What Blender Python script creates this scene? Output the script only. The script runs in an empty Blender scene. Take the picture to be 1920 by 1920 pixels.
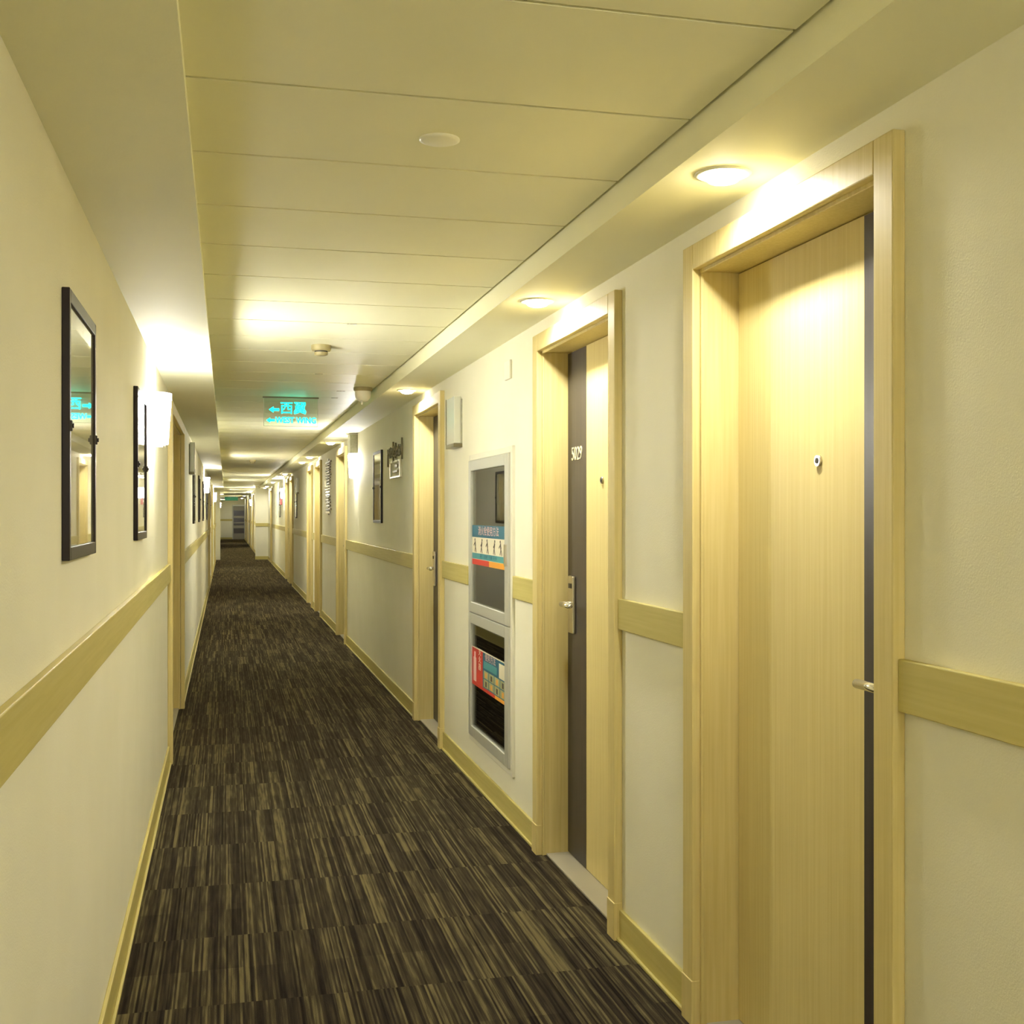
import bpy, bmesh, math, random
from mathutils import Vector, Matrix
random.seed(7)
S = bpy.context.scene
C = S.collection
PI = math.pi

# ------------------------------------------------------------------ camera
EYE = 1.42
cam_d = bpy.data.cameras.new('camera')
cam = bpy.data.objects.new('camera', cam_d); C.objects.link(cam)
cam.location = (0, 0, EYE)
yaw = math.atan((960 - 424) / 2180)
cam.rotation_euler = (PI / 2, 0, -yaw)
cam_d.sensor_width = 36; cam_d.sensor_fit = 'HORIZONTAL'
cam_d.lens = 36 * 2180 / 1920
cam_d.shift_y = 4 / 1920
cam_d.clip_start = .05; cam_d.clip_end = 200
S.camera = cam

# ------------------------------------------------------------------ world, exposure, lamp levels
W = bpy.data.worlds.new('world'); S.world = W; W.use_nodes = True
W.node_tree.nodes['Background'].inputs[0].default_value = (1, .93, .7, 1)
W.node_tree.nodes['Background'].inputs[1].default_value = .0
S.view_settings.view_transform = 'Standard'
S.view_settings.look = 'None'
S.view_settings.gamma = 1
S.view_settings.exposure = 1.42
S.view_settings.use_curve_mapping = False
S.cycles.max_bounces = 14
S.cycles.diffuse_bounces = 9
S.cycles.glossy_bounces = 4
S.cycles.sample_clamp_indirect = 8
DOWN_W = 4.3            # downlight power
SCONCE_W = 19.0          # sconce lamp power
LAMP_COL = (1, .975, .86)
SCONCE_COL = (1, .975, .89)

# ------------------------------------------------------------------ materials
def new_mat(name):
    m = bpy.data.materials.new(name); m.use_nodes = True
    nt = m.node_tree; b = nt.nodes['Principled BSDF']
    return m, nt, b
def plain(name, col, rough=.5, metal=0, emit=None, estr=0, coat=0, alpha=None):
    m, nt, b = new_mat(name)
    b.inputs['Base Color'].default_value = (*col, 1)
    b.inputs['Roughness'].default_value = rough
    b.inputs['Metallic'].default_value = metal
    if coat: b.inputs['Coat Weight'].default_value = coat; b.inputs['Coat Roughness'].default_value = .03
    if emit:
        b.inputs['Emission Color'].default_value = (*emit, 1)
        b.inputs['Emission Strength'].default_value = estr
    return m
def N(nt, t, **kw):
    n = nt.nodes.new(t)
    for k, v in kw.items(): setattr(n, k, v)
    return n
def math_n(nt, op, a, b=None, c=None):
    n = N(nt, 'ShaderNodeMath', operation=op)
    for i, v in enumerate((a, b, c)):
        if v is None: continue
        if isinstance(v, (int, float)): n.inputs[i].default_value = v
        else: nt.links.new(v, n.inputs[i])
    return n.outputs[0]

def noisy(name, col_a, col_b, scale=(1, 1, 1), nscale=4, detail=4, rough=.6, bump=0, bscale=200, coat=0, spec=.5):
    m, nt, b = new_mat(name)
    tc = N(nt, 'ShaderNodeTexCoord'); mp = N(nt, 'ShaderNodeMapping')
    geo = N(nt, 'ShaderNodeNewGeometry')
    mp.inputs['Scale'].default_value = scale
    nt.links.new(geo.outputs['Position'], mp.inputs[0])
    nz = N(nt, 'ShaderNodeTexNoise'); nz.inputs['Scale'].default_value = nscale; nz.inputs['Detail'].default_value = detail
    nt.links.new(mp.outputs[0], nz.inputs[0])
    r = N(nt, 'ShaderNodeValToRGB')
    r.color_ramp.elements[0].position = .32; r.color_ramp.elements[0].color = (*col_a, 1)
    r.color_ramp.elements[1].position = .68; r.color_ramp.elements[1].color = (*col_b, 1)
    nt.links.new(nz.outputs[0], r.inputs[0]); nt.links.new(r.outputs[0], b.inputs['Base Color'])
    b.inputs['Roughness'].default_value = rough
    b.inputs['Specular IOR Level'].default_value = spec
    if coat: b.inputs['Coat Weight'].default_value = coat; b.inputs['Coat Roughness'].default_value = .15
    if bump:
        n2 = N(nt, 'ShaderNodeTexNoise'); n2.inputs['Scale'].default_value = bscale; n2.inputs['Detail'].default_value = 2
        nt.links.new(geo.outputs['Position'], n2.inputs[0])
        bp = N(nt, 'ShaderNodeBump'); bp.inputs['Strength'].default_value = bump; bp.inputs['Distance'].default_value = .002
        nt.links.new(n2.outputs[0], bp.inputs['Height']); nt.links.new(bp.outputs[0], b.inputs['Normal'])
    return m

M_WALL = noisy('wall_vinyl', (.78, .755, .60), (.81, .785, .635), nscale=3, rough=.75, bump=.25, bscale=260, spec=.25)
M_SOFFIT = noisy('soffit_paint', (.85, .83, .59), (.88, .86, .63), nscale=2, rough=.7, bump=.15, bscale=180, spec=.25)
M_CEIL = noisy('ceiling_panel', (.87, .85, .61), (.90, .88, .65), nscale=2, rough=.5, spec=.3)
M_GAP = plain('ceiling_gap', (.05, .04, .02), .9)
M_WOOD = noisy('maple_vertical', (.60, .49, .20), (.67, .56, .255), scale=(110, 110, 3), nscale=1, detail=5, rough=.5, spec=.3)
M_WOODH = noisy('maple_horizontal', (.50, .43, .14), (.56, .485, .18), scale=(90, 2.5, 90), nscale=1, detail=5, rough=.5, spec=.3)
M_DOOR = noisy('maple_door', (.63, .515, .215), (.69, .58, .265), scale=(140, 140, 2.2), nscale=1, detail=6, rough=.55, spec=.3)
M_STRIPE = noisy('dark_stripe', (.035, .028, .026), (.055, .045, .04), scale=(60, 60, 3), nscale=1, rough=.4)
M_STEEL = plain('brushed_steel', (.62, .58, .5), .28, 1)
M_NUM = plain('pale_metal_number', (.85, .8, .6), .35, .4)
M_ALU = plain('cabinet_aluminium', (.52, .52, .46), .38, .3)
M_BLACKFRAME = plain('espresso_frame', (.014, .007, .006), .35)
M_BLACKFRAME.node_tree.nodes['Principled BSDF'].inputs['Specular IOR Level'].default_value = .3
M_BRASSDARK = plain('dark_bracket', (.03, .025, .02), .4, .5)
M_SILL = plain('stone_threshold', (.36, .33, .25), .5)
M_WHITEP = plain('white_plastic', (.8, .77, .66), .4)
M_TANP = plain('aged_plastic', (.36, .31, .15), .5)
M_DARK = plain('dark_void', (.03, .028, .02), .6)
M_GREYBOX = noisy('grey_box', (.34, .34, .25), (.44, .43, .34), nscale=40, rough=.5)
M_BRONZE = plain('dull_bronze', (.20, .17, .09), .35, .4)
M_BRIGHT = plain('polished_steel', (.85, .83, .75), .15, .9)
M_RED = plain('alarm_red', (.35, .03, .02), .4)
M_EMIT = plain('lamp_diffuser', (.9, .9, .85), .5, emit=(1, .97, .86), estr=22)
M_SHADE = plain('sconce_glass', (.9, .9, .85), .4, emit=(1, .975, .91), estr=62)
M_CYAN = plain('sign_cyan', (.02, .5, .4), .5, emit=(.0, .95, .72), estr=1.6)
M_GREENSIGN = plain('sign_green', (.03, .16, .07), .5, emit=(.02, .25, .10), estr=.12)
M_FROST = plain('frosted_panel', (.66, .66, .56), .25)

def glass(name, tint=(.9, 1, .95), mixf=.12, rough=.0):
    m = bpy.data.materials.new(name); m.use_nodes = True; nt = m.node_tree
    nt.nodes.clear()
    out = N(nt, 'ShaderNodeOutputMaterial'); mx = N(nt, 'ShaderNodeMixShader')
    tr = N(nt, 'ShaderNodeBsdfTransparent'); tr.inputs[0].default_value = (*tint, 1)
    gl = N(nt, 'ShaderNodeBsdfGlossy'); gl.inputs['Roughness'].default_value = rough
    fr = N(nt, 'ShaderNodeFresnel'); fr.inputs[0].default_value = 1.3
    nt.links.new(fr.outputs[0], mx.inputs[0]); nt.links.new(tr.outputs[0], mx.inputs[1]); nt.links.new(gl.outputs[0], mx.inputs[2])
    nt.links.new(mx.outputs[0], out.inputs[0])
    return m
M_GLASS = glass('clear_glass', (.92, .97, .93))
M_CABGLASS = glass('cabinet_glass', (.75, .75, .65))

def art_mat(name, a, b, c):
    m, nt, bs = new_mat(name)
    tc = N(nt, 'ShaderNodeTexCoord'); mp = N(nt, 'ShaderNodeMapping'); mp.inputs['Scale'].default_value = (1, 5, 2)
    nt.links.new(tc.outputs['Object'], mp.inputs[0])
    nz = N(nt, 'ShaderNodeTexNoise'); nz.inputs['Scale'].default_value = 2.2; nz.inputs['Detail'].default_value = 3
    nt.links.new(mp.outputs[0], nz.inputs[0])
    r = N(nt, 'ShaderNodeValToRGB'); e = r.color_ramp.elements
    e[0].position = .35; e[0].color = (*a, 1); e[1].position = .65; e[1].color = (*c, 1)
    x = e.new(.5); x.color = (*b, 1)
    nt.links.new(nz.outputs[0], r.inputs[0]); nt.links.new(r.outputs[0], bs.inputs['Base Color'])
    bs.inputs['Roughness'].default_value = .05
    bs.inputs['Coat Weight'].default_value = 1; bs.inputs['Coat Roughness'].default_value = .01
    return m
M_ART = art_mat('glazed_print', (.30, .30, .17), (.42, .40, .26), (.55, .52, .38))

def carpet():
    m, nt, b = new_mat('striped_carpet')
    geo = N(nt, 'ShaderNodeNewGeometry'); sp = N(nt, 'ShaderNodeSeparateXYZ')
    nt.links.new(geo.outputs['Position'], sp.inputs[0])
    x, y = sp.outputs[0], sp.outputs[1]
    row = math_n(nt, 'FLOOR', math_n(nt, 'DIVIDE', math_n(nt, 'ADD', y, -4.03 + 56.0 * 2), .56))
    row2 = math_n(nt, 'FLOOR', math_n(nt, 'DIVIDE', math_n(nt, 'ADD', y, -4.03 + 56.0 * 2 + .29), .56))
    def wn(width, seed, row=row):
        xi = math_n(nt, 'FLOOR', math_n(nt, 'DIVIDE', x, width))
        cb = N(nt, 'ShaderNodeCombineXYZ')
        nt.links.new(xi, cb.inputs[0]); nt.links.new(row, cb.inputs[1]); cb.inputs[2].default_value = seed
        w = N(nt, 'ShaderNodeTexWhiteNoise', noise_dimensions='3D'); nt.links.new(cb.outputs[0], w.inputs[0])
        return w.outputs[0]
    fine = wn(.0065, 1.3); mid = wn(.017, 4.1); wide = wn(.055, 7.7, row2)
    # slow variation along the pile rows
    cb = N(nt, 'ShaderNodeCombineXYZ')
    nt.links.new(math_n(nt, 'MULTIPLY', x, 95), cb.inputs[0]); nt.links.new(math_n(nt, 'MULTIPLY', y, 5), cb.inputs[1]); nt.links.new(row, cb.inputs[2])
    nz = N(nt, 'ShaderNodeTexNoise'); nz.inputs['Scale'].default_value = 1; nz.inputs['Detail'].default_value = 2
    nt.links.new(cb.outputs[0], nz.inputs[0])
    n3 = N(nt, 'ShaderNodeTexNoise'); n3.inputs['Scale'].default_value = 420; n3.inputs['Detail'].default_value = 1
    nt.links.new(geo.outputs['Position'], n3.inputs[0])
    v = math_n(nt, 'MULTIPLY', fine, .34)
    v = math_n(nt, 'MULTIPLY_ADD', mid, .20, v)
    v = math_n(nt, 'MULTIPLY_ADD', wide, .12, v)
    v = math_n(nt, 'MULTIPLY_ADD', nz.outputs[0], .55, v)
    v = math_n(nt, 'MULTIPLY_ADD', n3.outputs[0], .30, v)
    r = N(nt, 'ShaderNodeValToRGB'); e = r.color_ramp.elements
    e[0].position = .46; e[0].color = (.0085, .0068, .0066, 1)
    e[1].position = 1.0; e[1].color = (.130, .108, .052, 1)
    a = e.new(.68); a.color = (.024, .019, .0155, 1)
    a = e.new(.84); a.color = (.050, .041, .025, 1)
    nt.links.new(v, r.inputs[0]); nt.links.new(r.outputs[0], b.inputs['Base Color'])
    b.inputs['Roughness'].default_value = 1; b.inputs['Specular IOR Level'].default_value = 0
    b.inputs['Sheen Weight'].default_value = .12; b.inputs['Sheen Roughness'].default_value = .35; b.inputs['Sheen Tint'].default_value = (.75, .62, .38, 1)
    bp = N(nt, 'ShaderNodeBump'); bp.inputs['Strength'].default_value = .5; bp.inputs['Distance'].default_value = .003
    nt.links.new(v, bp.inputs['Height']); nt.links.new(bp.outputs[0], b.inputs['Normal'])
    return m
M_CARPET = carpet()

# ------------------------------------------------------------------ mesh helpers
def add_box(bm, x0, x1, y0, y1, z0, z1, bev=0):
    vs = [bm.verts.new((x, y, z)) for x in (x0, x1) for y in (y0, y1) for z in (z0, z1)]
    fs = [(0, 1, 3, 2), (4, 6, 7, 5), (0, 4, 5, 1), (2, 3, 7, 6), (0, 2, 6, 4), (1, 5, 7, 3)]
    faces = [bm.faces.new([vs[i] for i in f]) for f in fs]
    if bev:
        es = {e for f in faces for e in f.edges}
        bmesh.ops.bevel(bm, geom=list(es), offset=bev, segments=2, affect='EDGES', profile=.5)
def boxes(*bs, bev=0):
    bm = bmesh.new()
    for b in bs: add_box(bm, *b[:6], bev=(b[6] if len(b) > 6 else bev))
    return bm
def add_cyl(bm, p0, p1, r0, r1=None, seg=24, cap=True):
    r1 = r0 if r1 is None else r1
    p0 = Vector(p0); p1 = Vector(p1); d = (p1 - p0)
    q = d.to_track_quat('Z', 'Y')
    a = [bm.verts.new(p0 + q @ Vector((math.cos(2 * PI * i / seg) * r0, math.sin(2 * PI * i / seg) * r0, 0))) for i in range(seg)]
    b = [bm.verts.new(p1 + q @ Vector((math.cos(2 * PI * i / seg) * r1, math.sin(2 * PI * i / seg) * r1, 0))) for i in range(seg)]
    for i in range(seg):
        j = (i + 1) % seg
        f = bm.faces.new((a[i], a[j], b[j], b[i])); f.smooth = True
    if cap:
        bm.faces.new(list(reversed(a))); bm.faces.new(b)
def add_lathe(bm, prof, cx, cy, cz, seg=32, sign=1):
    """profile of (radius, dz) turned about the vertical"""
    rings = []
    for r, dz in prof:
        if r < 1e-6: rings.append([bm.verts.new((cx, cy, cz + dz))])
        else: rings.append([bm.verts.new((cx + r * math.cos(2 * PI * i / seg), cy + r * math.sin(2 * PI * i / seg), cz + dz)) for i in range(seg)])
    for a, b in zip(rings, rings[1:]):
        for i in range(seg):
            j = (i + 1) % seg
            if len(a) == 1: f = bm.faces.new((a[0], b[j], b[i]))
            elif len(b) == 1: f = bm.faces.new((a[i], a[j], b[0]))
            else: f = bm.faces.new((a[i], a[j], b[j], b[i]))
            f.smooth = True
def obj(name, bm, mat, parent=None, loc=None, recalc=True):
    if recalc: bmesh.ops.recalc_face_normals(bm, faces=bm.faces)
    me = bpy.data.meshes.new(name); bm.to_mesh(me); bm.free()
    me.materials.append(mat)
    o = bpy.data.objects.new(name, me); C.objects.link(o)
    if parent: o.parent = parent
    if loc: o.location = loc
    return o
def thing(name, label, cat, loc=(0, 0, 0), rz=0, group=None, kind=None):
    o = bpy.data.objects.new(name, None); C.objects.link(o)
    o.empty_display_size = .1
    o.location = loc; o.rotation_euler = (0, 0, rz)
    o['label'] = label; o['category'] = cat
    if group: o['group'] = group
    if kind: o['kind'] = kind
    return o
def tag(o, label, cat, group=None):
    o['label'] = label; o['category'] = cat
    if group: o['group'] = group
    return o
def struct(name, bm, mat, label=None, cat=None):
    o = obj(name, bm, mat); o['kind'] = 'structure'
    if label: o['label'] = label
    if cat: o['category'] = cat
    return o
def copy_tree(o, parent=None):
    c = o.copy(); C.objects.link(c)
    if parent: c.parent = parent
    for ch in list(o.children): copy_tree(ch, c)
    return c
def dup(root, loc, label, rz=None, name=None):
    c = copy_tree(root); c.location = loc
    if rz is not None: c.rotation_euler = (0, 0, rz)
    c['label'] = label
    if name: c.name = name
    return c
FONT_DIR = bpy.utils.system_resource('DATAFILES', path='fonts')
def text_mesh(name, body, size, depth, mat, parent, mtx, sx=1, align='CENTER', bold=0):
    """letters as solid geometry; mtx maps text space (x right, y up, z towards reader) to parent space"""
    cu = bpy.data.curves.new(name, 'FONT'); cu.body = body; cu.size = size; cu.extrude = depth; cu.offset = bold; cu.align_x = align; cu.align_y = 'CENTER'
    t = bpy.data.objects.new(name, cu); C.objects.link(t)
    dg = bpy.context.evaluated_depsgraph_get(); dg.update()
    me = bpy.data.meshes.new_from_object(t.evaluated_get(dg))
    bpy.data.objects.remove(t)
    me.transform(mtx @ Matrix.Diagonal((sx, 1, 1, 1)))
    me.materials.clear(); me.materials.append(mat)
    o = bpy.data.objects.new(name, me); C.objects.link(o)
    if parent: o.parent = parent
    return o
def frame_m(origin, right, up):
    r = Vector(right).normalized(); u = Vector(up).normalized(); n = r.cross(u)
    m = Matrix.Identity(4)
    for i in range(3): m[i][0] = r[i]; m[i][1] = u[i]; m[i][2] = n[i]; m[i][3] = origin[i]
    return m

# ------------------------------------------------------------------ dimensions
XR, XL = 1.283, -.322
XR2 = 1.03
Y0, YP, YE = -5.0, 37.2, 67.8
ZC, ZSR, ZSL = 2.305, 2.231, 2.124
XSR, XSL = 1.020, -.066
HALF, CAS = .464, .070
TOP = 2.098
DOORS = [(-3.3, 'n'), (-1.6, 'f'), (2.547, 'n'), (4.21, 'f'), (7.46, 'f'), (13.28, 'f'), (16.7, 'n'), (18.4, 'f'), (23.7, 'n'), (25.4, 'f'), (34.4, 'f')]
DOORS2 = [(41.5, 'f'), (46.5, 'n'), (51.5, 'f'), (57.5, 'n'), (63.0, 'f')]
LEFT_DOORS = [(22.6, 'f'), (27.0, 'n'), (33.5, 'f')]
CAB = (5.16, 6.13, .215, 1.735)

def wall_with_holes(x0, x1, y0, y1, z1, holes):
    """wall slab with holes (ya, yb, za, zb)"""
    bm = bmesh.new(); y = y0
    for ya, yb, za, zb in sorted(holes):
        add_box(bm, x0, x1, y, ya, 0, z1)
        if za > 0: add_box(bm, x0, x1, ya, yb, 0, za)
        add_box(bm, x0, x1, ya, yb, zb, z1)
        y = yb
    add_box(bm, x0, x1, y, y1, 0, z1)
    return bm
hr = [(c - HALF - .012, c + HALF + .012, 0, TOP + .012) for c, _ in DOORS] + [CAB]
struct('wall_right', wall_with_holes(XR, XR + .22, Y0, YP, 2.5, hr), M_WALL)
hr2 = [(c - HALF - .012, c + HALF + .012, 0, TOP + .012) for c, _ in DOORS2]
struct('wall_right_far', wall_with_holes(XR2, XR2 + .22, YP + .3, YE, 2.5, hr2), M_WALL)
LTOP = 1.997
WD = (6.93, 8.80)
hl = [(WD[0] - .012, WD[1] + .012, 0, LTOP + .012)] + [(c - HALF - .012, c + HALF + .012, 0, LTOP + .012) for c, _ in LEFT_DOORS]
struct('wall_left', wall_with_holes(XL - .22, XL, Y0, YE, 2.5, hl), M_WALL)
struct('wall_back', boxes((XL - .22, XR + .22, Y0 - .1, Y0, 0, 2.5)), M_WALL)
struct('wall_end', boxes((XL - .22, XR + .22, YE, YE + .1, 0, 2.5)), M_WALL)
struct('wall_pilaster_right', boxes((.892, XR + .22, YP, YP + .3, 0, 2.5)), M_WALL)
struct('wall_pilaster_left', boxes((XL - .1, -.178, YP, YP + .3, 0, 2.5)), M_WALL)
struct('floor', boxes((XL - .25, XR + .25, Y0 - .1, YE + .1, -.1, 0)), M_CARPET)

# ceiling: metal pans 0.5 m long with open joints
bm = bmesh.new()
y = 2.44 - .497 * 16
while y < YE + .1:
    add_box(bm, XSL - .014, XSR - .010, max(y + .0055, Y0 - .1), min(y + .497 - .0055, YE + .1), ZC, ZC + .016)
    y += .497
ce = struct('ceiling', bm, M_CEIL)
struct('ceiling_void', boxes((XL - .2, XR + .2, Y0 - .1, YE + .1, ZC + .030, ZC + .06)), M_GAP)
# soffits
struct('ceiling_soffit_right', boxes((XSR + .004, XR + .01, Y0, YE, ZSR, ZC + .029)), M_SOFFIT)
struct('ceiling_soffit_left', boxes((XL - .01, XSL - .014, Y0, YE, ZSL, ZC + .029), (XSL - .014, XSL, Y0, YE, ZSL, ZSL + .010)), M_SOFFIT)

# skirting and chair rail
def runs(y0, y1, cuts):
    out = []; y = y0
    for a, b in sorted(cuts):
        if a > y: out.append((y, a))
        y = max(y, b)
    if y < y1: out.append((y, y1))
    return out
cr = [(c - HALF - CAS, c + HALF + CAS) for c, _ in DOORS]
cr2 = [(c - HALF - CAS, c + HALF + CAS) for c, _ in DOORS2]
cl = [(WD[0] - .068, WD[1] + .068)] + [(c - HALF - CAS, c + HALF + CAS) for c, _ in LEFT_DOORS] + [(YP, YP + .3)]
def skirt(name, rs, x, s):
    bm = bmesh.new()
    for a, b in rs:
        xs = sorted((x, x - s * .012)); add_box(bm, xs[0], xs[1], a, b, 0, .104, bev=.003)
        xs = sorted((x - s * .012, x - s * .022)); add_box(bm, xs[0], xs[1], a, b, 0, .012, bev=.003)
    struct(name, bm, M_WOODH)
skirt('baseboard_right', runs(Y0, YP, cr), XR, 1)
skirt('baseboard_right_far', runs(YP + .3, YE, cr2), XR2, 1)
skirt('baseboard_left', runs(Y0, YE, cl), XL, -1)
struct('baseboard_pilaster', boxes((.880, XR, YP - .012, YP, 0, .104)), M_WOODH)
struct('baseboard_end', boxes((XL, .36, YE - .012, YE, 0, .104)), M_WOODH)
n = 1
def rail(rs, x, s):
    global n
    for a, b in rs:
        xs = sorted((x, x - s * .017))
        struct('trim_%d' % n, boxes((xs[0], xs[1], a, b, 1.037, 1.139), bev=.0025), M_WOODH); n += 1
rail(runs(Y0, YP, cr + [(CAB[0] - .02, CAB[1] + .02)]), XR, 1)
rail(runs(YP + .3, YE, cr2), XR2, 1)
rail(runs(Y0, YE, cl), XL, -1)
struct('trim_%d' % n, boxes((.892, XR, YP - .017, YP, 1.037, 1.139), bev=.002), M_WOODH); n += 1
struct('trim_%d' % n, boxes((XL, .36, YE - .017, YE, 1.037, 1.139), bev=.002), M_WOODH); n += 1

# ------------------------------------------------------------------ room doors
# local frame: x into the wall, y along the corridor (away from the camera), z up, origin on the floor at the wall face
def make_door(side, half, top, nameplate=None, idx=1):
    """side 'n': lock on the near edge, 'f': lock on the far edge"""
    k = -1 if side == 'n' else 1
    t = thing('door_%d' % idx, 'x', 'door', kind='structure')
    bm = bmesh.new()
    w = CAS; o = half + w
    for s in (-1, 1):
        ys = sorted((s * half, s * o)); add_box(bm, -.028, .0, ys[0], ys[1], 0, top + w, bev=.003)      # casing
        ys = sorted((s * (half - .001), s * (o + .003))); add_box(bm, -.031, -.001, ys[0], ys[1], 0, .125, bev=.002)   # plinth
        ys = sorted((s * (half - .0045), s * (half + .012))); add_box(bm, .004, .200, ys[0], ys[1], 0, top + .012)        # jamb lining
        ys = sorted((s * (half - .010), s * (half + .01))); add_box(bm, -.006, .004, ys[0], ys[1], 0, top + .01, bev=.002)    # bead
        ys = sorted((s * (half - .016), s * half)); add_box(bm, .150, .170, ys[0], ys[1], 0, top)
    add_box(bm, -.028, 0, -half, half, top, top + w, bev=.003)
    add_box(bm, .004, .200, -half, half, top - .0045, top + .012)
    add_box(bm, -.006, .004, -half, half, top - .010, top + .01, bev=.002)
    obj('door_frame', bm, M_WOOD, t)
    g = .0075
    leaf = obj('door_leaf', boxes((.107, .150, -half + g, half - g, .010, top - g), bev=.0015), M_DOOR, t)
    a = half - g - .001; b_ = a - .25
    ys = sorted((k * a, k * b_))
    obj('accent_stripe', boxes((.1055, .1075, ys[0], ys[1], .012, top - g - .002)), M_STRIPE, t)['label'] = 'dark brown vertical stripe inlaid along the lock side'
    obj('threshold', boxes((.012, .20, -half + .005, half - .005, 0, .008), bev=.002), M_SILL, t)['label'] = 'pale stone threshold strip'
    bm = bmesh.new(); add_cyl(bm, (.100, 0, 1.549), (.108, 0, 1.549), .0135, seg=20)
    ph = obj('peephole', bm, M_STEEL, t)
    bm = bmesh.new(); add_cyl(bm, (.0985, 0, 1.549), (.1005, 0, 1.549), .007, seg=16)
    obj('peephole_lens', bm, M_DARK, ph)
    yc = k * (half - .085)
    lp = obj('lock_plate', boxes((.092, .106, yc - .036, yc + .036, .930, 1.165), bev=.004), M_STEEL, t)
    bm = bmesh.new()
    add_cyl(bm, (.095, yc, 1.050), (.050, yc, 1.050), .011)
    add_cyl(bm, (.055, yc + k * .004, 1.050), (.055, yc - k * .118, 1.050), .0105)
    add_cyl(bm, (.055, yc - k * .118, 1.050), (.058, yc - k * .128, 1.050), .0105, .006)
    obj('lever_handle', bm, M_BRIGHT, lp)
    obj('card_reader', boxes((.089, .093, yc - .018, yc + .018, 1.115, 1.135), bev=.001), M_BRASSDARK, lp)
    if nameplate:
        mt = frame_m((.1045, k * (half - .135), 1.665), (0, -1, 0), (0, 0, 1))
        text_mesh('room_number', nameplate, .078, .001, M_NUM, t, mt, sx=.95)
    return t

d_n = make_door('n', HALF, TOP, None, 3)
d_f = make_door('f', HALF, TOP, '5029', 4)
d_n.location = (XR, 2.547, 0); d_f.location = (XR, 4.21, 0)
d_n['label'] = 'large maple door nearest on the right, cropped lock stripe at its near edge'
d_f['label'] = 'maple door numbered 5029 between the nearest door and the fire cabinet'
dl = {7.46: 'maple door seen edge-on just beyond the fire cabinet and square wall lamp',
      13.28: 'maple door beyond the lit right sconce, before the stacked bar ornament',
      16.7: 'nearer door of the pair beyond the stacked bar ornament',
      18.4: 'farther door of the pair beyond the stacked bar ornament',
      23.7: 'nearer of two doors before the small red alarm',
      25.4: 'farther of two doors before the small red alarm',
      34.4: 'last right door before the projecting pilaster',
      -3.3: 'right door farthest behind the viewpoint', -1.6: 'right door just behind the viewpoint'}
di = 1
for c, s in DOORS:
    if c in (2.547, 4.21): continue
    o = dup(d_n if s == 'n' else d_f, (XR, c, 0), dl[c])
    for ch in list(o.children):
        if ch.name.startswith('room_number'): bpy.data.objects.remove(ch)
    o.name = 'door_%d' % (di if di < 3 else di + 2); di += 1
di += 2
fl = ['first', 'second', 'third', 'fourth', 'last']
for i, (c, s) in enumerate(DOORS2):
    o = dup(d_n if s == 'n' else d_f, (XR2, c, 0), '%s tiny maple door on the right beyond the far pilaster' % fl[i])
    for ch in list(o.children):
        if ch.name.startswith('room_number'): bpy.data.objects.remove(ch)
    o.name = 'door_%d' % di; di += 1
# left-hand doors: turned round, lower heads
ld = make_door('f', HALF, LTOP, None, di)
di += 1
for i, (c, s) in enumerate(LEFT_DOORS):
    o = ld if i == 0 else dup(ld, (0, 0, 0), '')
    o.location = (XL, c, 0); o.rotation_euler = (0, 0, PI)
    o['label'] = ['nearest', 'middle', 'farthest'][i] + ' of three narrow left doors beyond the row of small pictures'
    if i: o.name = 'door_%d' % di; di += 1
# wide pair of leaves on the left
t = thing('door_%d' % di, 'wide maple-framed doorway on the left just beyond the lit sconce', 'door', (XL, sum(WD) / 2, 0), PI, kind='structure'); di += 1
hw = (WD[1] - WD[0]) / 2
bm = bmesh.new()
for s in (-1, 1):
    ys = sorted((s * hw, s * (hw + .066))); add_box(bm, -.028, 0, ys[0], ys[1], 0, LTOP + .066, bev=.003)
    ys = sorted((s * (hw - .004), s * (hw + .012))); add_box(bm, .002, .2, ys[0], ys[1], 0, LTOP + .012)
add_box(bm, -.028, 0, -hw, hw, LTOP, LTOP + .066, bev=.003)
add_box(bm, .002, .2, -hw, hw, LTOP - .004, LTOP + .012)
obj('door_frame', bm, M_WOOD, t)
for s in (-1, 1):
    ys = sorted((s * .002, s * (hw - .006)))
    lf = obj('door_leaf', boxes((.107, .15, ys[0], ys[1], .01, LTOP - .007), bev=.002), M_DOOR, t)
    bm = bmesh.new(); add_cyl(bm, (.105, s * .06, 1.05), (.06, s * .06, 1.05), .010); add_cyl(bm, (.062, s * .055, 1.05), (.062, s * .17, 1.05), .010)
    obj('lever_handle', bm, M_BRIGHT, lf)
obj('threshold', boxes((.012, .2, -hw + .005, hw - .005, 0, .008)), M_SILL, t)

# end door with banded glass
t = thing('door_%d' % di, 'grey glazed end door with dark horizontal bands', 'door', (.70, YE, 0), kind='structure'); di += 1
obj('door_frame', boxes((-.36, -.31, -.03, 0, 0, 1.95), (.31, .36, -.03, 0, 0, 1.95), (-.31, .31, -.03, 0, 1.87, 1.95), bev=.003), M_ALU, t)
obj('door_leaf', boxes((-.31, .31, -.018, 0, 0, 1.87)), plain('end_door_grey', (.30, .28, .22), .5), t)
for z0, z1 in ((.33, .62), (.78, .90), (.96, 1.20), (1.32, 1.62)):
    obj('glass_band', boxes((-.29, .29, -.024, -.018, z0, z1)), plain('band_dark', (.045, .035, .03), .2), t)

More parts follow.
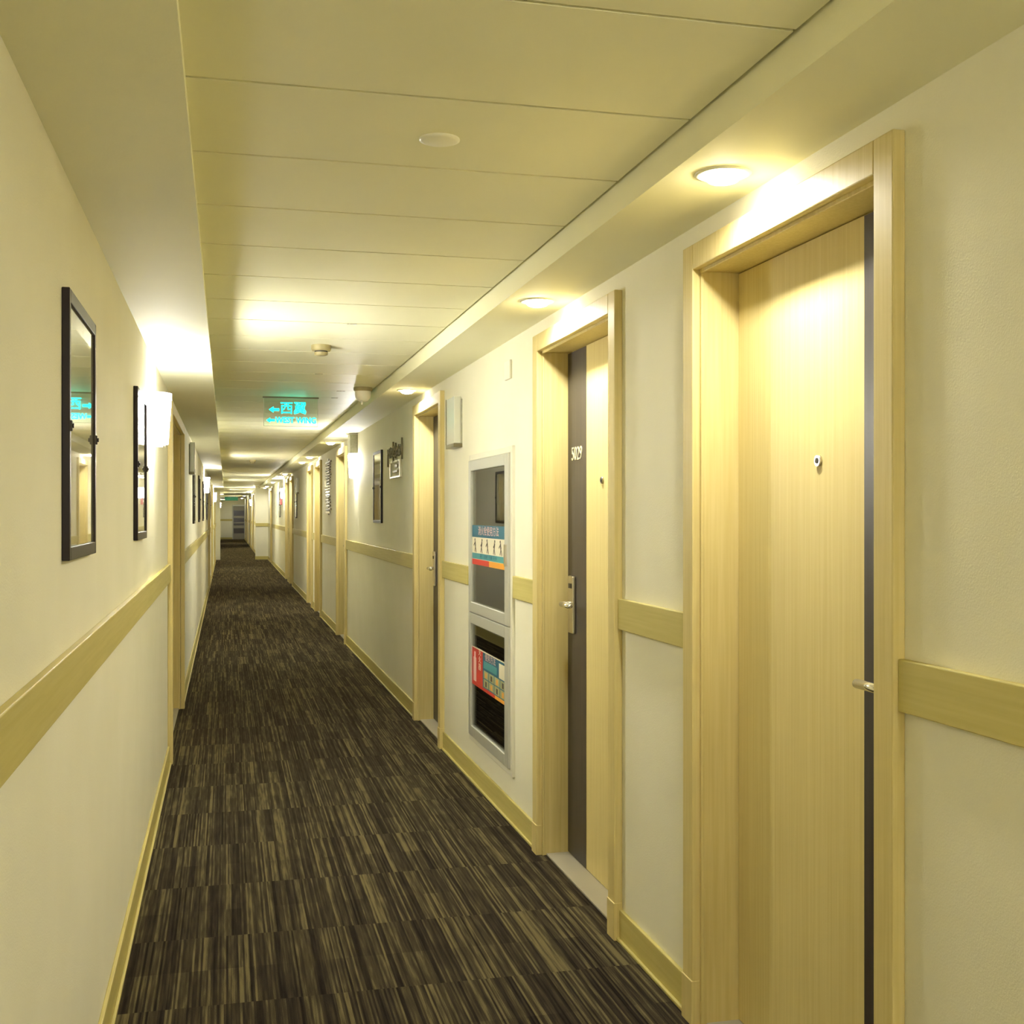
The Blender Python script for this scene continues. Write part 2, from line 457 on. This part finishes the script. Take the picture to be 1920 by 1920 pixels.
# ------------------------------------------------------------------ downlights
def area_light(parent, z, r, w):
    l = bpy.data.lights.new('downlight_lamp', 'AREA'); l.shape = 'DISK'; l.size = r * 2; l.energy = w; l.color = LAMP_COL; l.spread = math.radians(165)
    o = bpy.data.objects.new('downlight_lamp', l); C.objects.link(o); o.parent = parent; o.location = (0, 0, z)
    return o
dlt = thing('downlight', 'x', 'ceiling light', group='recessed downlights along the right soffit')
bm = bmesh.new(); add_lathe(bm, [(.052, .004), (.052, -.001), (.056, -.005), (.064, -.005), (.067, -.002), (.067, 0), (.067, .004)], 0, 0, 0)
obj('trim_ring', bm, plain('trim_ring_white', (.72, .70, .55), .35), dlt)
bm = bmesh.new(); add_lathe(bm, [(0, -.024), (.020, -.023), (.034, -.019), (.043, -.011), (.046, -.001), (.0515, -.0002)], 0, 0, 0)
obj('diffuser', bm, M_EMIT, dlt)
area_light(dlt, -.026, .030, DOWN_W)
DL = [(-3.3, XR, 'added unseen behind the viewpoint as fill, farther'), (-1.6, XR, 'added unseen just behind the viewpoint as fill'),  # pair out of view, added to light the near corridor
      (2.57, XR, 'large and round, above the nearest right door'),
      (4.27, XR, 'above the door numbered 5029'),
      (7.55, XR, 'above the door just beyond the fire cabinet'),
      (13.3, XR, 'above the door beyond the lit right sconce'),
      (16.7, XR, 'above the nearer door past the stacked bar ornament'),
      (18.4, XR, 'above the farther door past the stacked bar ornament'),
      (23.8, XR, 'above the nearer door before the red alarm'),
      (25.4, XR, 'above the farther door before the red alarm'),
      (34.4, XR, 'above the last door before the pilaster')]
DL += [(30.0, XR, 'added as fill between the red alarm and the last door'), (36.4, XR, 'added just before the pilaster to brighten it')]  # both added to brighten the far stretch and the pilaster
DL += [(c, XR2, 'above the %s door beyond the pilaster' % fl[i]) for i, (c, s) in enumerate(DOORS2) if i in (1, 3)] + [(66.2, XR2, 'added close to the end wall to brighten it')]  # the last one is an added lamp that lifts the end wall
for i, (yy, xw, lb) in enumerate(DL):
    o = dlt if i == 0 else copy_tree(dlt)
    o.location = ((XSR + xw) / 2 - .002 if xw == XR else .85, yy, ZSR if xw == XR else ZC)
    o['label'] = 'glowing recessed downlight ' + lb

# ------------------------------------------------------------------ wall sconces
def half_shell(bm, r_top, r_bot, z0, z1, cx=0, th=.003, seg=20):
    """open half-round tapered shade against the wall; x is the way out of the wall"""
    def ring(r, z): return [bm.verts.new((cx + r * math.cos(a) * 1.0, r * math.sin(a), z)) for a in [(-PI / 2 + PI * i / seg) for i in range(seg + 1)]]
    o0, o1, i0, i1 = ring(r_bot, z0), ring(r_top, z1), ring(r_bot - th, z0), ring(r_top - th, z1)
    for i in range(seg):
        for q in ((o0[i], o0[i + 1], o1[i + 1], o1[i]), (i0[i + 1], i0[i], i1[i], i1[i + 1]), (o1[i], o1[i + 1], i1[i + 1], i1[i]), (o0[i + 1], o0[i], i0[i], i0[i + 1])):
            f = bm.faces.new(q); f.smooth = True
def make_sconce():
    t = thing('wall_sconce', 'x', 'wall lamp', group='lit half-round wall sconces')
    bm = bmesh.new(); half_shell(bm, .086, .070, 0, .226)
    obj('shade', bm, M_SHADE, t)
    br = boxes((0, .006, -.03, .03, -.012, .20), (0, .055, -.045, -.038, -.010, -.002), (0, .055, .038, .045, -.010, -.002), (.048, .055, -.045, .045, -.010, -.002))
    obj('bracket', br, M_BRONZE, t)
    bm = bmesh.new(); add_cyl(bm, (.038, 0, -.004), (.038, 0, .03), .012, seg=12)
    obj('lamp_holder', bm, M_STEEL, t)
    l = bpy.data.lights.new('sconce_lamp', 'POINT'); l.energy = SCONCE_W; l.color = SCONCE_COL; l.shadow_soft_size = .022
    lo = bpy.data.objects.new('sconce_lamp', l); C.objects.link(lo); lo.parent = t; lo.location = (.042, 0, .14)
    return t
sc = make_sconce()
SCON = [(XL, 5.42, 1.732, 0, 'large bright half-round sconce on the left wall beside the second picture'),
        (XL, 18.1, 1.745, 0, 'middle of the lit left sconces, after the row of small dark pictures'),
        (XL, 31.0, 1.745, 0, 'farthest lit sconce on the left wall'),
        (XL, -2.2, 1.735, 0, 'unseen fill sconce added on the left wall behind the viewpoint'),  # added out of view as fill for the near walls and ceiling
        (XR, -.9, 1.790, PI, 'unseen fill sconce added on the right wall behind the viewpoint'),  # added out of view to brighten the near ceiling and left wall
        (XL, 58.0, 1.745, 0, 'lit left sconce added to brighten the end wall'),  # extra lamp, added because the end wall came out dim
        (XR, 11.83, 1.790, PI, 'bright half-round sconce on the right wall below the grey box'),
        (XR, 27.0, 1.780, PI, 'lit sconce on the right wall just before the small red alarm'),
        (XR2, 39.6, 1.780, PI, 'nearer of two far sconces on the right beyond the pilaster'),
        (XR2, 49.0, 1.780, PI, 'farther of two far sconces on the right beyond the pilaster'),
        (XL, 43.0, 1.745, 0, 'lit left sconce beyond the far pilaster')]
for i, (x, yy, z, rz, lb) in enumerate(SCON):
    o = sc if i == 0 else copy_tree(sc)
    o.location = (x, yy, z); o.rotation_euler = (0, 0, rz); o['label'] = lb

# unlit square sconces
def make_box_sconce():
    t = thing('square_sconce', 'x', 'wall lamp', group='unlit square wall sconces')
    obj('backplate', boxes((0, .008, -.12, .12, .012, .27), bev=.002), M_GREYBOX, t)
    obj('glass_panel', boxes((.008, .046, -.115, .115, .022, .285), bev=.003), M_FROST, t)
    obj('base_bar', boxes((.0, .050, -.122, .122, 0, .022), bev=.002), M_BRONZE, t)
    obj('corner_bar', boxes((.0465, .050, -.122, -.112, .022, .285)), M_BRONZE, t)
    return t
bs = make_box_sconce()
BS = [(XR, 6.50, 1.795, PI, 'unlit square sconce above and left of the fire cabinet'),
      (XL, 10.85, 1.775, 0, 'unlit square sconce on the left wall beyond the wide doorway'),
      (XR, 21.5, 1.795, PI, 'unlit square sconce on the far right wall between door pairs')]
for i, (x, yy, z, rz, lb) in enumerate(BS):
    o = bs if i == 0 else copy_tree(bs)
    o.location = (x, yy, z); o.rotation_euler = (0, 0, rz); o['label'] = lb

# ------------------------------------------------------------------ framed pictures
def make_picture(w, h, d, fw, grp):
    t = thing('framed_picture', 'x', 'picture', group=grp)
    b = .004
    fs = fw * .7
    obj('frame', boxes((0, d, -w / 2, -w / 2 + fs, 0, h, .002), (0, d, w / 2 - fs, w / 2, 0, h, .002),
                       (0, d, -w / 2 + fs, w / 2 - fs, 0, fw, .002), (0, d, -w / 2 + fs, w / 2 - fs, h - fw, h, .002)), M_BLACKFRAME, t)
    obj('print', boxes((0, d - .005, -w / 2 + fs, w / 2 - fs, fw, h - fw)), M_ART, t)
    for s in (-1, 1):
        bm = bmesh.new(); add_box(bm, d - .002, d + .004, s * (w / 2 - fw * .35) - .006, s * (w / 2 - fw * .35) + .006, h * .475, h * .475 + .022, bev=.002)
        add_cyl(bm, (d + .002, s * (w / 2 - fw * .35), h * .475 + .011), (d + .007, s * (w / 2 - fw * .35), h * .475 + .011), .005, seg=12)
        obj('security_clip', bm, M_BRASSDARK, t)
    return t
pl = make_picture(.49, .553, .016, .028, 'dark framed pictures on the left wall')
PL = [(2.735, 'large dark framed picture nearest on the left wall'),
      (4.60, 'dark framed picture just before the lit left sconce'),
      (12.1, 'first of the small dark pictures beyond the unlit left sconce'),
      (14.5, 'second of the small dark pictures beyond the unlit left sconce'),
      (17.0, 'small dark picture just before the second lit left sconce'),
      (20.2, 'small dark picture just after the second lit left sconce'),
      (24.6, 'farthest small dark picture between the left doors')]
for i, (yy, lb) in enumerate(PL):
    o = pl if i == 0 else copy_tree(pl)
    o.location = (XL, yy, 1.3255); o['label'] = lb
pr = make_picture(.53, .62, .018, .024, 'dark framed pictures on the right wall')
PR = [(10.04, 'dark framed picture between the curled ornament and the lit right sconce'),
      (22.2, 'dark framed picture on the right wall beyond the second pair of doors'),
      (29.0, 'small dark picture on the right wall beyond the red alarm')]
for i, (yy, lb) in enumerate(PR):
    o = pr if i == 0 else copy_tree(pr)
    o.location = (XR, yy, 1.344); o.rotation_euler = (0, 0, PI); o['label'] = lb

# ------------------------------------------------------------------ fire hose cabinet
cy0, cy1, cz0, cz1 = CAB
cyc = (cy0 + cy1) / 2
t = thing('fire_cabinet', 'tall recessed fire cabinet with two glass panes and bright safety notices', 'cabinet', (XR, cyc, cz0))
def cb(x0, x1, y0, y1, z0, z1, bev=0): return (x0, x1, y0 - cyc, y1 - cyc, z0 - cz0, z1 - cz0, bev)
obj('outer_frame', boxes(cb(-.014, .02, cy0, cy0 + .035, cz0, cz1, .002), cb(-.014, .02, cy1 - .03, cy1, cz0, cz1, .002),
                         cb(-.014, .02, cy0 + .035, cy1 - .03, cz1 - .03, cz1, .002), cb(-.014, .02, cy0 + .035, cy1 - .03, cz0, cz0 + .03, .002)),
    plain('cabinet_trim', (.70, .68, .56), .5), t)
a0, a1 = cy0 + .037, cy1 - .032
ZM0, ZM1 = .855, .945
body = boxes(cb(.0, .18, a0 - .03, a1 + .03, cz0 + .001, cz0 + .03), cb(.0, .18, a0 - .03, a1 + .03, cz1 - .03, cz1 - .001), cb(.17, .2, a0 - .03, a1 + .03, cz0, cz1),
             cb(.0, .18, cy0 + .001, a0 - .001, cz0, cz1), cb(.0, .18, a1 + .001, cy1 - .001, cz0, cz1), cb(.02, .18, a0, a1, ZM0 + .035, ZM1 - .035))
obj('cabinet_body', body, plain('cabinet_inside', (.22, .17, .075), .7), t)
def cab_door(name, z0, z1):
    p = obj(name, boxes(cb(-.024, .004, a0, a0 + .075, z0, z1, .003), cb(-.024, .004, a1 - .055, a1, z0, z1, .003),
                        cb(-.024, .004, a0 + .075, a1 - .055, z1 - .055, z1, .003), cb(-.024, .004, a0 + .075, a1 - .055, z0, z0 + .055, .003)), M_ALU, t)
    obj('glass_pane', boxes(cb(-.012, -.008, a0 + .072, a1 - .052, z0 + .052, z1 - .052)), M_CABGLASS, p)
    return p
up = cab_door('upper_door', .902, cz1 - .032)
lo = cab_door('lower_door', cz0 + .032, .898)
bm = bmesh.new(); add_box(bm, -.030, -.022, a0 + .015, a0 + .050, 0, 0) if False else None
add_box(bm, -.034, -.022, a0 + .02 - cyc, a0 + .05 - cyc, 1.18 - cz0, 1.28 - cz0, bev=.002)
obj('door_latch', bm, M_STEEL, up)
# hose reel and a bottle inside
bm = bmesh.new(); add_cyl(bm, (.05, -.02, 1.30 - cz0), (.15, -.02, 1.30 - cz0), .20, seg=40)
obj('hose_reel', bm, plain('hose_tan', (.30, .25, .13), .8), t)
for s in (-.12, .14):
    bm = bmesh.new(); add_lathe(bm, [(0, 0), (.06, 0), (.065, .02), (.065, .36), (.045, .42), (.02, .44), (.02, .48), (0, .48)], .10, s, .035)
    obj('extinguisher_bottle', bm, plain('bottle_dark_red', (.09, .012, .01), .3), t)
# posters (thin printed sheets on the glass)
B_, T_, R_, O_, P_, CR_ = [plain(nm, c, .5) for nm, c in (('poster_blue', (.015, .12, .19)), ('poster_teal', (.06, .27, .29)), ('poster_red', (.5, .03, .02)), ('poster_orange', (.75, .33, .03)), ('poster_pink', (.72, .45, .42)), ('poster_cream', (.72, .66, .50)))]
BK_ = plain('poster_ink', (.06, .04, .03), .6)
py0, py1 = a0 + .068, a1 - .045
pc = (py0 + py1) / 2; pw = py1 - py0
mt = lambda x, y, z: frame_m((x, y - cyc, z - cz0), (0, -1, 0), (0, 0, 1))
def sheet(name, z0, z1, mat, parent, y0=py0, y1=py1, x=-.0135):
    return obj(name, boxes(cb(x - .0006, x, y0, y1, z0, z1)), mat, parent)
ps = sheet('notice_sheet', 1.157, 1.362, CR_, up, x=-.0130); ps['label'] = 'blue, cream and orange fire hose notice'
sheet('notice_header', 1.300, 1.362, B_, ps, x=-.0137)
text_mesh('notice_title', '消火栓使用方法', .050, .0002, P_, ps, mt(-.0146, pc, 1.331), sx=1.35)
sheet('notice_text_band', 1.187, 1.217, T_, ps, x=-.0137)
text_mesh('notice_text', '开门 取枪 开阀 灭火', .026, .0002, B_, ps, mt(-.0146, pc, 1.202), sx=1.7)
sheet('notice_red_strip', 1.157, 1.185, R_, ps, y0=pc - .02, x=-.0137)
sheet('notice_orange_strip', 1.157, 1.185, O_, ps, y1=pc - .02, x=-.0137)
bm = bmesh.new()
rnd = random.Random(3)
def man(bm, y, lean, z):            # little printed figures
    def seg(ya, za, yb, zb, w):
        d = Vector((yb - ya, zb - za)); nn = Vector((-d.y, d.x)).normalized() * w
        vs = [bm.verts.new((-.0139, ya + nn.x * q - cyc, za + nn.y * q - cz0)) for q in (-1, 1)] + [bm.verts.new((-.0139, yb + nn.x * q - cyc, zb + nn.y * q - cz0)) for q in (1, -1)]
        r = bmesh.ops.extrude_face_region(bm, geom=[bm.faces.new(vs)])
        bmesh.ops.translate(bm, verts=[v for v in r['geom'] if isinstance(v, bmesh.types.BMVert)], vec=(.0007, 0, 0))
    seg(y, z + .03, y + lean, z + .058, .010); seg(y + lean * 1.1, z + .060, y + lean * 1.3, z + .072, .009)
    seg(y, z + .03, y - .02, z, .005); seg(y, z + .03, y + .018, z + .002, .005)
    seg(y + lean, z + .052, y + lean + .03, z + .035, .004)
bm.free()
for i in range(5):
    bm = bmesh.new(); man(bm, py1 - .09 - i * .145, .012 * (-1) ** i, 1.221)
    obj('notice_figure', bm, BK_, ps)
ps = sheet('notice_sheet', .523, .722, B_, lo, x=-.0130); ps['label'] = 'red and blue fire extinguisher notice'
sheet('notice_red_panel', .523, .722, R_, ps, y0=py1 - pw * .34, x=-.0137)
sheet('notice_white_edge', .718, .724, CR_, ps, x=-.0140)
bm = bmesh.new(); yb = py1 - pw * .10
add_box(bm, -.0144, -.0137, yb - .035 - cyc, yb + .035 - cyc, .545 - cz0, .670 - cz0); add_box(bm, -.0144, -.0137, yb - .018 - cyc, yb + .018 - cyc, .670 - cz0, .700 - cz0)
obj('notice_bottle_print', bm, P_, ps)
text_mesh('notice_title', '灭\n火\n器', .038, .0002, CR_, ps, frame_m((-.0146, py1 - pw * .25 - cyc, .668 - cz0), (0, -1, 0), (0, 0, 1)), sx=1.7)
text_mesh('notice_text', '使用方法', .040, .0002, P_, ps, mt(-.0146, py1 - pw * .56, .697), sx=1.5)
sheet('notice_teal_panel', .640, .676, T_, ps, y0=py1 - pw * .74, y1=py1 - pw * .37, x=-.0137)
sheet('notice_white_panel', .635, .706, CR_, ps, y0=py0 + .03, y1=py1 - pw * .80, x=-.0137)
YG = plain('poster_sage', (.35, .36, .18), .6)
for r_ in range(2):
    for c_ in range(4):
        yy = py1 - pw * (.37 + .155 * c_)
        pn = sheet('notice_step_picture', .590 - .044 * r_, .628 - .044 * r_, YG, ps, y0=yy - pw * .135, y1=yy, x=-.0137)
        obj('notice_step_figure', boxes(cb(-.0144, -.0137, yy - pw * .09, yy - pw * .045, .594 - .044 * r_, .620 - .044 * r_)), BK_ if (r_ + c_) % 2 else O_, pn)
sheet('notice_red_strip', .523, .540, R_, ps, y0=pc - .15, x=-.0137 - .0005)
sheet('notice_orange_strip', .523, .540, O_, ps, y1=pc - .15, x=-.0137)

# ------------------------------------------------------------------ ceiling fittings
bm = bmesh.new(); add_lathe(bm, [(0, -.006), (.040, -.006), (.048, -.003), (.048, 0)], 0, 0, 0)
o = obj('sprinkler_cover', bm, plain('cover_white', (.95, .93, .78), .4), loc=(.489, 2.706, ZC)); tag(o, 'flat round cover plate in the ceiling near the camera', 'sprinkler cover')
t = thing('smoke_detector', 'small round smoke detector hanging from the ceiling panels, casting a shadow', 'smoke detector', (.484, 6.16, ZC))
bm = bmesh.new(); add_lathe(bm, [(.052, 0), (.052, -.020), (.046, -.030), (0, -.030)], 0, 0, 0); obj('base', bm, M_TANP, t)
bm = bmesh.new(); add_lathe(bm, [(.034, -.029), (.034, -.038), (0, -.038)], 0, 0, 0); obj('sensor_gap', bm, M_DARK, t)
bm = bmesh.new(); add_lathe(bm, [(.036, -.037), (.034, -.050), (.020, -.055), (0, -.055)], 0, 0, 0); obj('sensor_cap', bm, M_TANP, t)
t2 = thing('smoke_detector', 'tiny distant smoke detector on the far ceiling beyond the hanging sign', 'smoke detector', (.42, 19.5, ZC))
for ch in t.children: 
    c = ch.copy(); C.objects.link(c); c.parent = t2
t = thing('security_camera', 'round white dome camera on the ceiling beside the right soffit', 'camera', (.93, 8.15, ZC))
bm = bmesh.new(); add_lathe(bm, [(.066, 0), (.066, -.018), (.058, -.026), (0, -.026)], 0, 0, 0); obj('base', bm, M_TANP, t)
bm = bmesh.new(); add_lathe(bm, [(.056, -.020)] + [(.056 * math.cos(a), -.048 - .056 * math.sin(a)) for a in [i * PI / 16 for i in range(8)]] + [(0, -.104)], 0, 0, 0); obj('dome', bm, M_WHITEP, t)
bm = bmesh.new(); add_cyl(bm, (-.01, -.03, -.095), (-.013, -.035, -.122), .010, .006, seg=12); obj('lens', bm, M_WHITEP, t)
for i, (xx, yy, w) in enumerate(((.567, 5.42, .045), (.567, 7.41, .05), (.80, 8.4, .06), (.80, 8.9, .05))):
    o = obj('ceiling_clip', boxes((-w / 2, w / 2, -.008, .008, -.004, 0), bev=.001), M_BRIGHT, loc=(xx, yy, ZC))
    tag(o, ['thin bright ceiling clip nearest the camera, before the smoke detector', 'thin bright ceiling clip between smoke detector and hanging sign',
            'nearer bright ceiling clip beside the dome camera', 'farther bright ceiling clip beside the dome camera'][i], 'clip', 'ceiling clips')

# hanging sign
sy = 8.93
zc_ = sy * math.cos(yaw) + .48 * math.sin(yaw)
t = thing('exit_sign', 'clear hanging ceiling sign with glowing cyan arrows and characters', 'sign', (.475, sy, ZC))
obj('mounting_bar', boxes((-.208, .208, -.016, .016, -.010, 0), bev=.002), M_BRONZE, t)
gp = obj('glass_panel', boxes((-.200, .200, -.003, .003, -.222, -.014), bev=.001), M_GLASS, t)
obj('glass_edge', boxes((-.202, -.199, -.004, .004, -.222, -.014), (.199, .202, -.004, .004, -.222, -.014), (-.2, .2, -.004, .004, -.224, -.221)), plain('glass_edge_pale', (.75, .78, .6), .3), gp)
tm = lambda x, z: frame_m((x, -.0045, z), (1, 0, 0), (0, 0, 1))
text_mesh('sign_characters', '西翼', .100, .0015, M_CYAN, gp, tm(.018, -.090), sx=1.0, bold=.0008)
text_mesh('sign_words', 'WEST WING', .062, .0015, M_CYAN, gp, tm(.038, -.178), sx=.86, bold=.0016)
def arrow(bm, x, z, s):
    pts = [(-1, 0), (-.1, .62), (-.1, .26), (1, .26), (1, -.26), (-.1, -.26), (-.1, -.62)]
    a = [bm.verts.new((x + p[0] * s, -.0060, z + p[1] * s)) for p in pts]; b = [bm.verts.new((x + p[0] * s, -.0032, z + p[1] * s)) for p in pts]
    bm.faces.new(a); bm.faces.new(list(reversed(b)))
    for i in range(7): j = (i + 1) % 7; bm.faces.new((a[i], b[i], b[j], a[j]))
bm = bmesh.new(); arrow(bm, -.125, -.098, .038); arrow(bm, -.150, -.178, .032)
obj('sign_arrows', bm, M_CYAN, gp)
t = thing('exit_sign', 'tiny green sign under the ceiling near the far end wall', 'sign', (.18, 60.5, ZC))
obj('mounting_bar', boxes((-.30, .30, -.02, .02, -.02, 0)), M_ALU, t)
gp = obj('sign_panel', boxes((-.40, .40, -.012, .012, -.20, -.02)), M_GREENSIGN, t)

# ------------------------------------------------------------------ small wall items
o = obj('wall_plate', boxes((-.012, 0, -.055, .055, 0, .088), bev=.003), M_WHITEP, loc=(XR, 5.27, 2.047)); tag(o, 'small blank pale plate high between door 5029 and the fire cabinet', 'wall plate')
t = thing('junction_box', 'grey box fixed high on the right wall directly above the lit sconce', 'box', (XR, 11.80, 2.03))
obj('housing', boxes((-.078, 0, -.10, .10, 0, .19), bev=.003), M_GREYBOX, t)
obj('lid', boxes((-.082, 0, -.104, .104, .19, .199), bev=.001), M_WHITEP, t)
t = thing('fire_alarm', 'small red alarm on the distant right wall beside the lit sconce', 'alarm', (XR, 28.0, 1.64))
obj('housing', boxes((-.05, 0, -.06, .06, 0, .16), bev=.006), M_RED, t)
bm = bmesh.new(); add_cyl(bm, (-.05, 0, .08), (-.062, 0, .08), .03, seg=16); obj('call_button', bm, M_WHITEP, t)

# curled metal ornament and framed plaque (right wall, before the dark picture)
def tube(bm, pts, r, seg=8):
    for a, b in zip(pts, pts[1:]): add_cyl(bm, a, b, r, seg=seg)
t = thing('wall_ornament', 'dull bronze curled ornament with a small framed plaque below, beyond the third door', 'wall ornament', (XR, 8.97, 1.70))
bm = bmesh.new()
pts = []
for i in range(61):
    u = i / 60; pts.append((-.014, -.37 + .74 * u, .20 + .030 * math.sin(u * 9 * PI)))
tube(bm, pts, .0075)
for y_, z0, z1 in ((-.385, .13, .29), (.385, .10, .24), (.08, .12, .285), (-.05, .15, .27), (.23, .17, .25), (-.22, .16, .25)):
    tube(bm, [(-.014, y_, z0), (-.014, y_, z1)], .007)
for y_, r in ((.30, .035), (-.30, .035), (.0, .04), (.15, .028), (-.14, .028)):
    tube(bm, [(-.014, y_ + r * math.cos(a), .205 + r * math.sin(a)) for a in [i * PI / 8 for i in range(15)]], .007)
obj('scrollwork', bm, M_BRONZE, t)
fr = obj('plaque_frame', boxes((-.016, 0, -.28, -.24, 0, .135), (-.016, 0, .25, .28, 0, .135), (-.016, 0, -.24, .25, 0, .014), (-.016, 0, -.24, .25, .121, .135), bev=.002), plain('plaque_metal', (.55, .53, .38), .3, .5), t)
obj('plaque_marks', boxes((-.012, 0, -.12, .12, .042, .062), (-.012, 0, -.10, .02, .080, .105), bev=.002), M_BRONZE, t)

t = thing('wall_ornament', 'tall stacked ornament of short horizontal metal bars between far doors', 'wall ornament', (XR, 15.05, 1.41))
rr = random.Random(5); bd, bl = bmesh.new(), bmesh.new(); z = .02
while z < .69:
    hh = rr.choice((.018, .022, .026)); a = rr.uniform(.24, .36); off = rr.uniform(-.05, .05)
    add_box(bd if rr.random() < .62 else bl, -.022, 0, off - a, off + a, z, z + hh, bev=.002); z += hh + rr.uniform(.010, .018)
obj('dark_bars', bd, M_BRONZE, t); obj('bright_bars', bl, M_BRIGHT, t)
obj('bright_plate', boxes((-.028, -.022, .12, .38, .36, .46), bev=.002), M_BRIGHT, t)
obj('spine', boxes((-.012, 0, -.03, .03, .0, .72)), M_BRONZE, t)
